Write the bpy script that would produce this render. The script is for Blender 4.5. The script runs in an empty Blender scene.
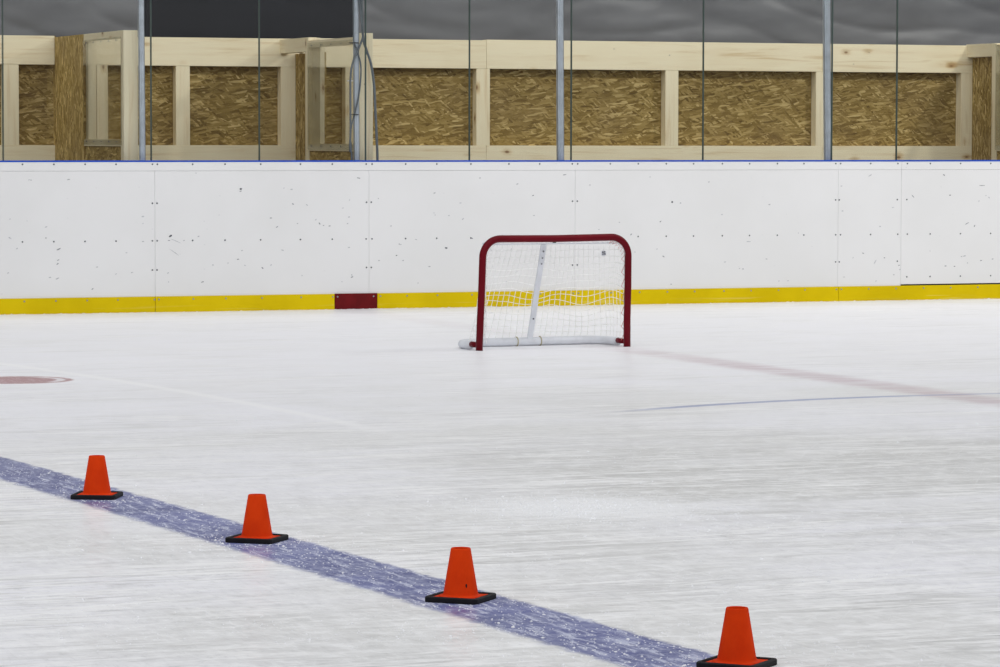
import bpy, bmesh, math, random
from mathutils import Vector, Matrix, noise
random.seed(7)
SC = bpy.context.scene
COL = SC.collection
V = Vector

# ------------------------------------------------------------------ camera
F = 3600.0
HC = 1.39
PITCH = math.atan((333.5-137.0)/F)
YAW = math.radians(21.06)
ROLL = math.radians(0.11)
cam_d = bpy.data.cameras.new('camera')
cam = bpy.data.objects.new('camera', cam_d)
COL.objects.link(cam)
cam_d.sensor_width = 36.0
cam_d.lens = F/1000.0*36.0
cam_d.clip_end = 400
RM = (Matrix.Rotation(-YAW, 4, 'Z') @ Matrix.Rotation(math.pi/2-PITCH, 4, 'X') @ Matrix.Rotation(ROLL, 4, 'Z'))
cam.matrix_world = Matrix.Translation((0, 0, HC)) @ RM
SC.camera = cam
RM3 = RM.to_3x3()

def ray(px, py):
    return RM3 @ V(((px-500)/F, -(py-333.5)/F, -1))
def gnd(px, py):                      # point of the ice under a pixel
    r = ray(px, py); t = -HC/r.z
    return V((r.x*t, r.y*t, 0))
def wal(px, py, y):                   # point of a plane parallel to the boards
    r = ray(px, py); t = y/r.y
    return V((r.x*t, y, HC+r.z*t))
D = gnd(500, 306.7).y                 # distance to the boards
HB = 1.2

# ------------------------------------------------------------------ helpers
def tag(o, label=None, cat=None, group=None, kind=None):
    if label: o['label'] = label
    if cat: o['category'] = cat
    if group: o['group'] = group
    if kind: o['kind'] = kind
    return o
def empty(name, loc, rz=0):
    o = bpy.data.objects.new(name, None); COL.objects.link(o)
    o.location = loc; o.rotation_euler = (0, 0, rz); o.empty_display_size = .1
    return o

class MB:
    def __init__(s): s.bm = bmesh.new()
    def box(s, x0, x1, y0, y1, z0, z1, bev=0.0, mi=0):
        r = bmesh.ops.create_cube(s.bm, size=1)
        vs = r['verts']
        for v in vs:
            v.co = V(((x0+x1)/2+v.co.x*(x1-x0), (y0+y1)/2+v.co.y*(y1-y0), (z0+z1)/2+v.co.z*(z1-z0)))
        es = set(e for v in vs for e in v.link_edges)
        for f in set(f for v in vs for f in v.link_faces): f.material_index = mi
        if bev > 0:
            bmesh.ops.bevel(s.bm, geom=list(es), offset=bev, segments=2, profile=.6, affect='EDGES')
        return s
    def tube(s, pts, r, n=10, closed=False, cap=True, rad=None):
        pts = [V(p) for p in pts]; N = len(pts); rings = []
        t0 = (pts[1]-pts[0]).normalized()
        up = V((0, 0, 1)) if abs(t0.z) < .9 else V((0, 1, 0))
        nrm = t0.cross(up).normalized()
        for i, p in enumerate(pts):
            if closed: t = (pts[(i+1) % N]-pts[i-1]).normalized()
            elif i == 0: t = (pts[1]-p).normalized()
            elif i == N-1: t = (p-pts[i-1]).normalized()
            else: t = (pts[i+1]-pts[i-1]).normalized()
            nrm = (nrm - t*nrm.dot(t)).normalized(); b = t.cross(nrm)
            rr = rad[i] if rad else r
            rings.append([s.bm.verts.new(p+(nrm*math.cos(a)+b*math.sin(a))*rr) for a in [2*math.pi*k/n for k in range(n)]])
        for i in range(N if closed else N-1):
            a, b2 = rings[i], rings[(i+1) % N]
            for k in range(n):
                s.bm.faces.new((a[k], a[(k+1) % n], b2[(k+1) % n], b2[k]))
        if cap and not closed:
            s.bm.faces.new(rings[0][::-1]); s.bm.faces.new(rings[-1])
        return s
    def lathe(s, prof, n=40, c=(0, 0, 0), closed=False):
        rings = []
        for r, z in prof:
            rings.append([s.bm.verts.new((c[0]+r*math.cos(2*math.pi*k/n), c[1]+r*math.sin(2*math.pi*k/n), c[2]+z)) for k in range(n)])
        m = len(rings)
        for i in range(m if closed else m-1):
            a, b = rings[i], rings[(i+1) % m]
            for k in range(n): s.bm.faces.new((a[k], a[(k+1) % n], b[(k+1) % n], b[k]))
        return s
    def build(s, name, mat, parent=None, loc=None, smooth=False, org=None):
        bmesh.ops.recalc_face_normals(s.bm, faces=s.bm.faces[:])
        if org is not None:
            for v in s.bm.verts: v.co -= V(org)
        me = bpy.data.meshes.new(name); s.bm.to_mesh(me); s.bm.free()
        o = bpy.data.objects.new(name, me); COL.objects.link(o)
        for m in (mat if isinstance(mat, (list, tuple)) else [mat]): me.materials.append(m)
        if smooth:
            for p in me.polygons: p.use_smooth = True
        if org is not None: o.location = org
        if loc is not None: o.location = loc
        if parent: o.parent = parent
        return o

# ------------------------------------------------------------------ materials
def newmat(name):
    m = bpy.data.materials.new(name); m.use_nodes = True
    nt = m.node_tree; nt.nodes.clear()
    out = nt.nodes.new('ShaderNodeOutputMaterial'); b = nt.nodes.new('ShaderNodeBsdfPrincipled')
    nt.links.new(b.outputs[0], out.inputs[0])
    return m, nt, b
class G:
    """small node-graph helper"""
    def __init__(s, nt): s.nt = nt
    def n(s, t, **k):
        x = s.nt.nodes.new(t)
        for a, v in k.items(): setattr(x, a, v)
        return x
    def l(s, a, b): s.nt.links.new(a, b)
    def setin(s, sock, v):
        if isinstance(v, bpy.types.NodeSocket): s.l(v, sock)
        else: sock.default_value = v
    def m(s, op, a, b=0.0, c=0.0, clamp=False):
        x = s.n('ShaderNodeMath', operation=op, use_clamp=clamp)
        s.setin(x.inputs[0], a); s.setin(x.inputs[1], b)
        if op in ('MULTIPLY_ADD', 'WRAP', 'COMPARE'): s.setin(x.inputs[2], c)
        return x.outputs[0]
    def vm(s, op, a, b):
        x = s.n('ShaderNodeVectorMath', operation=op); s.setin(x.inputs[0], a); s.setin(x.inputs[1], b)
        return x.outputs['Value'] if op in ('DOT_PRODUCT', 'DISTANCE') else x.outputs[0]
    def step(s, x, a, b, o0=0.0, o1=1.0):          # smooth ramp of x from a to b
        r = s.n('ShaderNodeMapRange', interpolation_type='SMOOTHSTEP')
        s.setin(r.inputs[0], x); s.setin(r.inputs[1], a); s.setin(r.inputs[2], b); s.setin(r.inputs[3], o0); s.setin(r.inputs[4], o1)
        return r.outputs[0]
    def noise(s, vec, scale, detail=4, rough=.55, dist=0.0):
        x = s.n('ShaderNodeTexNoise'); s.l(vec, x.inputs['Vector'])
        x.inputs['Scale'].default_value = scale; x.inputs['Detail'].default_value = detail
        x.inputs['Roughness'].default_value = rough; x.inputs['Distortion'].default_value = dist
        return x.outputs[0]
    def vor(s, vec, scale, feature='F1', rnd=1.0):
        x = s.n('ShaderNodeTexVoronoi', feature=feature); s.l(vec, x.inputs['Vector'])
        x.inputs['Scale'].default_value = scale; x.inputs['Randomness'].default_value = rnd
        return x
    def map(s, vec, scale=(1, 1, 1), rot=(0, 0, 0), loc=(0, 0, 0)):
        x = s.n('ShaderNodeMapping'); s.l(vec, x.inputs[0])
        x.inputs['Location'].default_value = loc; x.inputs['Rotation'].default_value = rot; x.inputs['Scale'].default_value = scale
        return x.outputs[0]
    def mix(s, f, a, b):
        x = s.n('ShaderNodeMix', data_type='RGBA'); s.setin(x.inputs[0], f)
        for i, v in ((6, a), (7, b)):
            if isinstance(v, bpy.types.NodeSocket): s.l(v, x.inputs[i])
            else: x.inputs[i].default_value = (*v, 1)
        return x.outputs[2]
    def ramp(s, f, stops):
        x = s.n('ShaderNodeValToRGB'); s.l(f, x.inputs[0]); e = x.color_ramp.elements
        e[0].position, e[0].color = stops[0][0], (*stops[0][1], 1)
        e[1].position, e[1].color = stops[-1][0], (*stops[-1][1], 1)
        for p, c in stops[1:-1]:
            q = e.new(p); q.color = (*c, 1)
        return x.outputs[0]
    def bump(s, b, h, strength=.3, dist=.002):
        x = s.n('ShaderNodeBump'); s.l(h, x.inputs['Height']); x.inputs['Strength'].default_value = strength
        x.inputs['Distance'].default_value = dist; s.l(x.outputs[0], b.inputs['Normal'])
    def pos(s): return s.n('ShaderNodeNewGeometry').outputs['Position']
    def obj(s, rnd=True):
        c = s.n('ShaderNodeTexCoord').outputs['Object']
        if not rnd: return c
        i = s.n('ShaderNodeObjectInfo').outputs['Random']
        k = s.n('ShaderNodeCombineXYZ'); v = s.m('MULTIPLY', i, 37.0)
        for q in range(3): s.l(v, k.inputs[q])
        return s.vm('ADD', c, k.outputs[0])

def simple(name, col, rough=.5, metal=0.0, var=.06, sc=12.0, spec=.5, bump=0.0):
    m, nt, b = newmat(name); g = G(nt); p = g.obj()
    n = g.noise(p, sc, 4)
    c0 = [max(0, c*(1-var)) for c in col]; c1 = [min(1, c*(1+var)) for c in col]
    g.l(g.mix(g.step(n, .3, .7), c0, c1), b.inputs['Base Color'])
    b.inputs['Roughness'].default_value = rough; b.inputs['Metallic'].default_value = metal
    b.inputs['Specular IOR Level'].default_value = spec
    if bump: g.bump(b, g.noise(p, sc*6, 3), bump)
    return m

def pine(axis):
    m, nt, b = newmat('pine_'+axis); g = G(nt); p = g.obj()
    sc = {'x': (1.2, 22, 22), 'y': (22, 1.2, 22), 'z': (22, 22, 1.2)}[axis]
    ks = {'x': (.55, 1, 1), 'y': (1, .55, 1), 'z': (1, 1, .55)}[axis]
    vk = g.vor(g.map(p, ks), 6.2)
    d = vk.outputs['Distance']; rn = g.n('ShaderNodeSeparateColor'); g.l(vk.outputs['Color'], rn.inputs[0])
    keep = g.m('GREATER_THAN', rn.outputs[0], .45)
    knot = g.m('MULTIPLY', g.step(d, .10, .04), keep)
    halo = g.m('MULTIPLY', g.step(d, .30, .05), keep)
    q = g.vm('ADD', g.map(p, sc), (0, 0, 0))
    gr = g.noise(q, 1.0, 5, .6, .6)
    gr2 = g.m('ADD', gr, g.m('MULTIPLY', halo, .26))
    big = g.noise(p, 1.7, 2)
    c = g.ramp(gr2, [(.25, (.66, .53, .32)), (.42, (.80, .72, .51)), (.58, (.76, .66, .45)), (.70, (.63, .49, .28)), (.85, (.42, .28, .13))])
    c = g.mix(g.step(big, .35, .7, 0, .35), c, (.88, .80, .59))
    c = g.mix(g.m('MULTIPLY', knot, .85), c, (.20, .10, .04))
    # nail and screw heads
    vs = g.vor(p, 5.5); rs = g.n('ShaderNodeSeparateColor'); g.l(vs.outputs['Color'], rs.inputs[0])
    nail = g.m('MULTIPLY', g.step(vs.outputs['Distance'], .035, .02), g.m('GREATER_THAN', rs.outputs[1], .55))
    c = g.mix(g.m('MULTIPLY', nail, .8), c, (.10, .08, .06))
    g.l(c, b.inputs['Base Color']); b.inputs['Roughness'].default_value = .62
    b.inputs['Specular IOR Level'].default_value = .3
    g.bump(b, gr, .2, .001)
    return m

def osb(name, rot, plane, gain=1.0):
    """strand board: flakes of random tone lying mostly one way"""
    m, nt, b = newmat(name); g = G(nt); p = g.obj()
    s_ = g.n('ShaderNodeSeparateXYZ'); g.l(p, s_.inputs[0]); k = g.n('ShaderNodeCombineXYZ')
    g.l(s_.outputs[0 if plane == 'xz' else 1], k.inputs[0]); g.l(s_.outputs[2], k.inputs[1])
    q0 = k.outputs[0]
    nz = g.n('ShaderNodeTexNoise'); g.l(q0, nz.inputs['Vector']); nz.inputs['Scale'].default_value = 5; nz.inputs['Detail'].default_value = 3
    ns = g.vm('SUBTRACT', nz.outputs['Color'], (.5, .5, .5))
    wob = g.n('ShaderNodeVectorMath', operation='SCALE'); g.l(ns, wob.inputs[0]); wob.inputs['Scale'].default_value = .045
    q = g.vm('ADD', q0, wob.outputs[0])
    cur = None
    for i, (a, sx, sy) in enumerate(((0.0, 7, 42), (.38, 9, 44), (-.45, 8, 50), (.75, 12, 62), (-.12, 11, 70))):
        mp = g.map(q, (1, 1, 1), (0, 0, rot+a), (i*3.7, i*1.9, 0)); mp = g.map(mp, (sx, sy, 1))
        v = g.vor(mp, 1.0); sp = g.n('ShaderNodeSeparateColor'); g.l(v.outputs['Color'], sp.inputs[0])
        t = sp.outputs[0]
        if cur is None: cur = t
        else:
            x = g.n('ShaderNodeMix', data_type='FLOAT'); g.l(g.m('GREATER_THAN', sp.outputs[1], .58), x.inputs[0]); g.l(cur, x.inputs[2]); g.l(t, x.inputs[3]); cur = x.outputs[0]
    fib = g.noise(g.map(g.map(q, (1, 1, 1), (0, 0, rot)), (8, 130, 1)), 1.0, 3)
    tone = g.m('ADD', g.m('MULTIPLY', cur, .75), g.m('MULTIPLY', fib, .35))
    c = g.ramp(tone, [(.10, (.09, .052, .012)), (.28, (.19, .122, .031)), (.55, (.27, .185, .055)), (.80, (.37, .265, .092)), (.98, (.64, .49, .22))])
    big = g.noise(q0, 2.2, 3)
    c = g.mix(g.step(big, .42, .75, 0, .35), c, (.20, .135, .06))
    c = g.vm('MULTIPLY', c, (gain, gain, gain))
    g.l(c, b.inputs['Base Color']); b.inputs['Roughness'].default_value = .6; b.inputs['Specular IOR Level'].default_value = .15
    g.bump(b, cur, .4, .002)
    return m

def glassmat(name, tint, refl):
    m = bpy.data.materials.new(name); m.use_nodes = True; nt = m.node_tree; nt.nodes.clear(); g = G(nt)
    out = g.n('ShaderNodeOutputMaterial'); t = g.n('ShaderNodeBsdfTransparent'); t.inputs[0].default_value = (*tint, 1)
    gl = g.n('ShaderNodeBsdfGlossy'); gl.inputs['Roughness'].default_value = .08
    fr = g.n('ShaderNodeFresnel'); fr.inputs[0].default_value = 1.45
    n = g.noise(g.obj(), 3, 3)
    f = g.m('MULTIPLY', fr.outputs[0], g.m('MULTIPLY_ADD', n, refl, refl*.6))
    x = g.n('ShaderNodeMixShader'); g.l(f, x.inputs[0]); g.l(t.outputs[0], x.inputs[1]); g.l(gl.outputs[0], x.inputs[2]); g.l(x.outputs[0], out.inputs[0])
    return m

M = {}
M['px'], M['py'], M['pz'] = pine('x'), pine('y'), pine('z')
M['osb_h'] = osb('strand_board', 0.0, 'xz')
M['osb_v'] = osb('strand_board_upright', math.pi/2, 'yz', 1.55)  # left partition: brightness of a lit face put into the board colour
M['osb_v2'] = osb('strand_board_upright_dark', math.pi/2, 'yz', 1.15)  # shaded copy of the same board, darker tone put into the colour
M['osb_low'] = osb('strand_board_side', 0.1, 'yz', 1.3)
M['glass'] = glassmat('rink_glass', (.990, .996, .994), .40)
M['plexi'] = glassmat('acrylic', (.91, .91, .89), .30)
M['seal'] = simple('glass_edge', (.055, .085, .075), .4)
M['steel'] = simple('galvanised_steel', (.50, .545, .60), .38, .35, .12, 9)
M['cap'] = simple('blue_cap', (.008, .075, .52), .4, spec=.15)
M['screw'] = simple('dark_screw', (.10, .11, .13), .4, .3)
M['screw_l'] = simple('zinc_screw', (.30, .33, .36), .4, .4)
M['red_kick'] = simple('dark_red_plastic', (.13, .004, .006), .45, var=.15, spec=.15)
M['cable'] = simple('grey_cable', (.13, .15, .165), .5)
M['tie_d'] = simple('black_tie', (.03, .03, .035), .5)
M['tie_w'] = simple('white_tie', (.6, .62, .65), .5)
M['scuff'] = simple('rubber_scuff', (.27, .28, .30), .7, var=.3, sc=40)
M['scuff_f'] = simple('faint_scuff', (.47, .48, .50), .7, var=.15, sc=40)
M['scuff_d'] = simple('puck_mark', (.10, .11, .13), .7, var=.3, sc=40)
M['gap'] = simple('dark_gap', (.035, .04, .05), .7)
M['white_tube'] = simple('white_pipe', (.72, .74, .78), .5, var=.05)
M['net'] = simple('net_cord', (.93, .93, .92), .8, var=.04, sc=60)
M['lace'] = simple('red_lace', (.55, .22, .20), .8)
M['black'] = simple('black_rubber', (.009, .008, .010), .6, var=.25, sc=30, bump=.1, spec=.2)
M['tape_y'] = simple('old_tape', (.45, .40, .25), .7)
M['tape_g'] = simple('green_tape', (.02, .07, .05), .7)
M['concrete'] = simple('concrete', (.30, .30, .29), .8, var=.15, sc=3)
M['wallpaint'] = simple('dark_hall_wall', (.10, .105, .11), .8)

def board_white():
    m, nt, b = newmat('white_board_plastic'); g = G(nt); p = g.pos()
    n = g.noise(p, 1.3, 3); f = g.noise(p, 60, 2)
    c = g.mix(g.step(n, .3, .7), (.735, .735, .732), (.765, .765, .765))
    # faint grey rubber specks
    v = g.vor(g.map(p, (1, 1, 1.5)), 9.0); sp = g.n('ShaderNodeSeparateColor'); g.l(v.outputs['Color'], sp.inputs[0])
    k = g.m('MULTIPLY', g.step(v.outputs['Distance'], .10, .04), g.m('GREATER_THAN', sp.outputs[0], .72))
    k = g.m('MULTIPLY', k, g.step(f, .45, .6, .1, .45))
    c = g.mix(k, c, (.50, .51, .53))
    g.l(c, b.inputs['Base Color']); b.inputs['Roughness'].default_value = .42; b.inputs['Specular IOR Level'].default_value = .35
    return m
M['board'] = board_white()
def yellow():
    m, nt, b = newmat('yellow_kick_plastic'); g = G(nt); p = g.pos()
    s_ = g.n('ShaderNodeSeparateXYZ'); g.l(p, s_.inputs[0])
    n = g.noise(p, 2.5, 4)
    c = g.mix(g.step(n, .3, .7), (.62, .455, .001), (.70, .52, .002))
    sc = g.noise(g.map(p, (1.5, 1, 60)), 1.0, 3)                  # skate rubs along the plate
    low = g.step(s_.outputs[2], .055, .03)
    c = g.mix(g.m('MULTIPLY', g.m('MULTIPLY', g.step(sc, .55, .68), low), .35), c, (.80, .68, .25))
    g.l(c, b.inputs['Base Color']); b.inputs['Roughness'].default_value = .45; b.inputs['Specular IOR Level'].default_value = .08
    return m
M['yellow'] = yellow()

def pipe_red():
    m, nt, b = newmat('red_painted_pipe'); g = G(nt); p = g.obj(False)
    n = g.noise(p, 3.0, 3)
    c = g.mix(g.step(n, .3, .7), (.112, .001, .006), (.145, .002, .009))
    v = g.vor(p, 16.0); sp = g.n('ShaderNodeSeparateColor'); g.l(v.outputs['Color'], sp.inputs[0])
    k = g.m('MULTIPLY', g.step(v.outputs['Distance'], .13, .07), g.m('GREATER_THAN', sp.outputs[0], .93))
    c = g.mix(g.m('MULTIPLY', k, .8), c, (.70, .62, .60))         # paint chips
    g.l(c, b.inputs['Base Color']); b.inputs['Roughness'].default_value = .4; b.inputs['Specular IOR Level'].default_value = .12
    return m
M['red'] = pipe_red()

def orange():
    m, nt, b = newmat('orange_cone_plastic'); g = G(nt); p = g.obj(True)
    n = g.noise(p, 9.0, 3)
    c = g.mix(g.step(n, .3, .7), (.63, .036, .002), (.74, .050, .003))
    v = g.vor(p, 14.0); sp = g.n('ShaderNodeSeparateColor'); g.l(v.outputs['Color'], sp.inputs[0])
    k = g.m('MULTIPLY', g.step(v.outputs['Distance'], .09, .05), g.m('GREATER_THAN', sp.outputs[0], .93))
    c = g.mix(k, c, (.12, .01, .003))
    g.l(c, b.inputs['Base Color']); b.inputs['Roughness'].default_value = .6; b.inputs['Specular IOR Level'].default_value = .06
    g.bump(b, g.noise(p, 160, 2), .25, .001)
    return m
M['orange'] = orange()

def sheet(name, c0, c1, rough):
    m, nt, b = newmat(name); g = G(nt); p = g.obj(False)
    n = g.noise(g.map(p, (1, 1, 2.2), (0, .25, 0)), 1.6, 5, .6, .4); f = g.noise(p, 40, 2)
    c = g.mix(g.step(n, .3, .7), c0, c1)
    g.l(c, b.inputs['Base Color']); b.inputs['Roughness'].default_value = rough; b.inputs['Specular IOR Level'].default_value = .5
    g.bump(b, f, .05, .002)
    return m
M['tarp'] = sheet('grey_plastic_sheet', (.108, .110, .117), (.130, .133, .141), .45)
M['tarp_d'] = sheet('black_cloth', (.008, .009, .013), (.011, .012, .017), .85)

# ------------------------------------------------------------------ ice
def line2(a, b):           # unit normal and offset of a ground line
    d = (b-a).normalized(); n = V((-d.y, d.x, 0)); return n, n.dot(a)
def circ3(a, b, c):
    ax, ay, bx, by, cx, cy = a.x, a.y, b.x, b.y, c.x, c.y
    d = 2*(ax*(by-cy)+bx*(cy-ay)+cx*(ay-by))
    ux = ((ax*ax+ay*ay)*(by-cy)+(bx*bx+by*by)*(cy-ay)+(cx*cx+cy*cy)*(ay-by))/d
    uy = ((ax*ax+ay*ay)*(cx-bx)+(bx*bx+by*by)*(ax-cx)+(cx*cx+cy*cy)*(bx-ax))/d
    o = V((ux, uy, 0)); return o, (a-o).length

def ice_mat():
    m, nt, b = newmat('skated_ice'); g = G(nt); p = g.pos()
    big = g.noise(p, .35, 3, .5, .3)
    mid = g.noise(p, 1.6, 5, .62, .6)
    fine = g.noise(p, 11.0, 5, .7, .3)
    grit = g.noise(p, 70.0, 2, .6)
    s_ = g.n('ShaderNodeSeparateXYZ'); g.l(p, s_.inputs[0])
    near = g.step(s_.outputs[1], 22.0, 10.0)                      # more skated-up towards the blue line
    worn = g.m('MULTIPLY', g.step(big, .40, .62), g.step(s_.outputs[1], 22.0, 15.0, .15, 1.0))
    base = g.mix(worn, (.90, .90, .945), (.79, .79, .785))
    zone = g.m('MULTIPLY', g.step(s_.outputs[1], gnd(750, 425).y, gnd(750, 455).y), g.step(s_.outputs[1], gnd(750, 590).y, gnd(750, 515).y))
    zone = g.m('MULTIPLY', zone, g.step(s_.outputs[0], gnd(380, 480).x, gnd(620, 480).x, .15, 1.0))
    zn = g.noise(g.map(p, (.7, 1.6, 1), (0, 0, .05)), 1.0, 5, .62, .6)
    zone = g.m('MULTIPLY', zone, g.step(zn, .36, .58))
    base = g.mix(g.m('MULTIPLY', zone, .80), base, (.585, .585, .57))
    base = g.mix(g.m('MULTIPLY', g.step(mid, .42, .68), g.m('MULTIPLY_ADD', near, .30, .10)), base, (.66, .66, .645))
    base = g.mix(g.m('MULTIPLY', g.step(fine, .48, .66), g.m('MULTIPLY_ADD', near, .45, .18)), base, (.95, .95, .96))
    base = g.mix(g.m('MULTIPLY', g.step(fine, .46, .30), g.m('MULTIPLY_ADD', near, .30, .08)), base, (.56, .565, .56))
    g2 = g.noise(g.map(p, (46, 9, 1)), 1.0, 4, .7)
    base = g.mix(g.m('MULTIPLY', g.step(g2, .52, .66), g.m('MULTIPLY_ADD', near, .42, .06)), base, (.96, .965, .97))
    base = g.mix(g.m('MULTIPLY', g.step(g2, .46, .34), g.m('MULTIPLY_ADD', near, .26, .05)), base, (.55, .555, .56))
    # resurfacer streaks running along the rink and skate cuts at many angles
    cuts = None
    for i, (a, sx, sy, lo) in enumerate(((0.03, .5, 14, .62), (.35, .9, 30, .64), (-.5, 1.0, 34, .65), (1.1, .8, 26, .66), (-1.0, 1.0, 40, .66))):
        q = g.map(p, (1, 1, 1), (0, 0, a), (i*5.1, i*3.3, 0)); q = g.map(q, (sx, sy, 1))
        t = g.step(g.noise(q, 1.0, 3, .5, .8), lo-.04, lo+.04)
        cuts = t if cuts is None else g.m('MAXIMUM', cuts, t)
    base = g.mix(g.m('MULTIPLY', cuts, g.m('MULTIPLY_ADD', near, .10, .20)), base, (.96, .965, .97))
    # long streaks left by the resurfacer, roughly along the boards
    brk = g.m('MULTIPLY', g.step(g.noise(g.map(p, (.8, 1.1, 1)), 1.0, 4, .6, .8), .40, .60, .20, 1.5), g.m('MULTIPLY_ADD', near, .62, .40))
    for (sx, sy, a, lo, hi, amt, col) in ((.35, 7, .02, .48, .62, .42, (.985, .985, .99)), (.6, 5, -.09, .50, .66, .42, (.62, .62, .61)), (.9, 16, .05, .52, .62, .36, (.60, .60, .60)), (1.8, 22, -.12, .53, .60, .55, (.99, .99, .99)), (3.2, 13, .25, .55, .62, .50, (.99, .99, .99)), (4.5, 30, .0, .55, .62, .35, (.52, .52, .52))):
        q = g.map(p, (1, 1, 1), (0, 0, a), (sx*9, sy, 0)); q = g.map(q, (sx, sy, 1))
        base = g.mix(g.m('MULTIPLY', g.step(g.noise(q, 1.0, 5, .65, .5), lo, hi), g.m('MULTIPLY', brk, amt)), base, col)
    # snow flecks and scraped patches
    vv = g.vor(p, 22.0); sp = g.n('ShaderNodeSeparateColor'); g.l(vv.outputs['Color'], sp.inputs[0])
    fl = g.m('MULTIPLY', g.step(vv.outputs['Distance'], .28, .12), g.m('GREATER_THAN', sp.outputs[0], .80))
    patch = g.m('MULTIPLY', g.step(g.noise(p, 2.3, 3), .55, .68), near)
    snow = g.m('MULTIPLY', fl, g.m('MULTIPLY_ADD', patch, .8, .1))
    # a heap of scraped snow in the middle of the ice
    hp = gnd(588, 508); dh = g.vm('DISTANCE', p, (hp.x, hp.y, 0))
    snow = g.m('MAXIMUM', snow, g.m('MULTIPLY', g.step(g.m('ADD', dh, g.m('MULTIPLY', fine, 1.2)), 1.15, .85), 1.0))
    jag = g.m('MULTIPLY', g.m('SUBTRACT', fine, .5), .09)
    jag2 = g.m('MULTIPLY', g.m('SUBTRACT', mid, .5), .10)
    # --- painted lines under the surface
    n, c = line2(gnd(0, 456), gnd(690, 648)); n2, c2 = line2(gnd(0, 480), gnd(600, 661))
    e1 = g.m('SUBTRACT', g.vm('DOT_PRODUCT', p, tuple(n)), c); e2 = g.m('SUBTRACT', g.vm('DOT_PRODUCT', p, tuple(n2)), c2)
    if n.dot(gnd(0, 470))-c < 0: e1 = g.m('MULTIPLY', e1, -1.0)
    if n2.dot(gnd(0, 470))-c2 < 0: e2 = g.m('MULTIPLY', e2, -1.0)
    blue = g.m('MULTIPLY', g.step(g.m('ADD', e1, jag), -.012, .02), g.step(g.m('ADD', e2, jag), -.015, .035))
    g3 = g.noise(g.map(p, (34, 6, 1)), 1.0, 6, .8, .4)
    wear = g.m('ADD', g.m('MULTIPLY', g.step(fine, .40, .66), .62), g.m('MULTIPLY', g.step(grit, .5, .66), .42))
    wear = g.m('ADD', g.m('MULTIPLY', wear, .40), g.m('MULTIPLY', g.step(g3, .50, .62), .90)); wear = g.m('MAXIMUM', wear, g.m('MULTIPLY', cuts, .25))
    bl = g.mix(g.step(mid, .35, .7), (.045, .06, .23), (.10, .12, .35))
    bl = g.mix(g.m('MINIMUM', wear, .80), bl, (.62, .65, .80))
    base = g.mix(g.m('MULTIPLY', blue, .93), base, bl)
    # red goal line
    xg = (gnd(720, 362.6).x+gnd(850, 381.5).x+gnd(990, 400.5).x)/3
    dx = g.m('ABSOLUTE', g.m('SUBTRACT', g.m('ADD', s_.outputs[0], g.m('MULTIPLY', jag, 1.2)), xg))
    gl = g.m('MULTIPLY', g.step(dx, .24, .05), g.step(s_.outputs[1], gnd(560, 340).y, gnd(760, 368).y, .10, .50))
    gl = g.m('MULTIPLY', gl, g.step(g.noise(g.map(p, (1.6, 9, 1)), 1.0, 4, .7), .34, .60, .35, 1.0))
    base = g.mix(gl, base, (.46, .30, .34))
    # thin blue arc of the crease
    o, R = circ3(gnd(580, 415.5), gnd(790, 400.5), gnd(1000, 393.5))
    dr = g.m('ABSOLUTE', g.m('SUBTRACT', g.vm('DISTANCE', p, tuple(o)), R))
    xa, xb = gnd(590, 412).x, gnd(690, 406).x
    ar = g.m('MULTIPLY', g.step(g.m('ADD', dr, g.m('MULTIPLY', jag, .25)), .055, .03), g.step(s_.outputs[0], xa, xb, 0, .75))
    ar = g.m('MULTIPLY', ar, g.step(s_.outputs[0], gnd(860, 398).x, gnd(960, 395).x, 1.0, .55))
    base = g.mix(ar, base, (.26, .30, .52))
    # pale ghost of the face-off circle
    o, R = circ3(gnd(40, 369), gnd(180, 391), gnd(330, 420))
    dr = g.m('ABSOLUTE', g.m('SUBTRACT', g.vm('DISTANCE', p, tuple(o)), R))
    gh = g.m('MULTIPLY', g.step(dr, .07, .015), .6)
    gh = g.m('MULTIPLY', gh, g.step(s_.outputs[1], gnd(470, 445).y, gnd(300, 414).y))
    base = g.mix(gh, base, (.97, .97, .98))
    # red face-off spot
    cs = gnd(17, 380); ds = g.vm('DISTANCE', p, (cs.x, cs.y, 0))
    sp_ = g.step(g.m('ADD', ds, g.m('MULTIPLY', jag, .5)), .335, .30)
    ring = g.m('MULTIPLY', g.step(g.m('ABSOLUTE', g.m('SUBTRACT', ds, .25)), .035, .015), g.step(s_.outputs[0], cs.x+.08, cs.x+.2))
    red = g.mix(g.m('MINIMUM', g.m('MULTIPLY', wear, .7), .6), (.36, .155, .17), (.66, .55, .57))
    base = g.mix(g.m('MULTIPLY', sp_, g.m('SUBTRACT', .9, g.m('MULTIPLY', ring, .7))), base, red)
    base = g.mix(g.m('MULTIPLY', snow, .85), base, (.93, .935, .95))
    g.l(base, b.inputs['Base Color'])
    b.inputs['IOR'].default_value = 1.31
    g.l(g.m('MULTIPLY_ADD', fine, .35, .18), b.inputs['Roughness'])
    b.inputs['Specular IOR Level'].default_value = .28
    g.bump(b, g.m('ADD', g.m('MULTIPLY', fine, .6), cuts), .35, .003)
    return m
M['ice'] = ice_mat()

def plane(name, x0, x1, y0, y1, z, t, mat):
    o = MB().box(x0, x1, y0, y1, z-t, z).build(name, mat); o['kind'] = 'structure'; return o
plane('floor', -25, 45, -6, D+.02, 0, .1, M['ice'])
plane('floor_bench', -25, 45, D+.02, D+14, 0, .1, M['concrete'])
wb = MB().box(-25, 45, D+7, D+7.2, 0, 8).build('wall_back', M['wallpaint']); wb['kind'] = 'structure'

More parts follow.
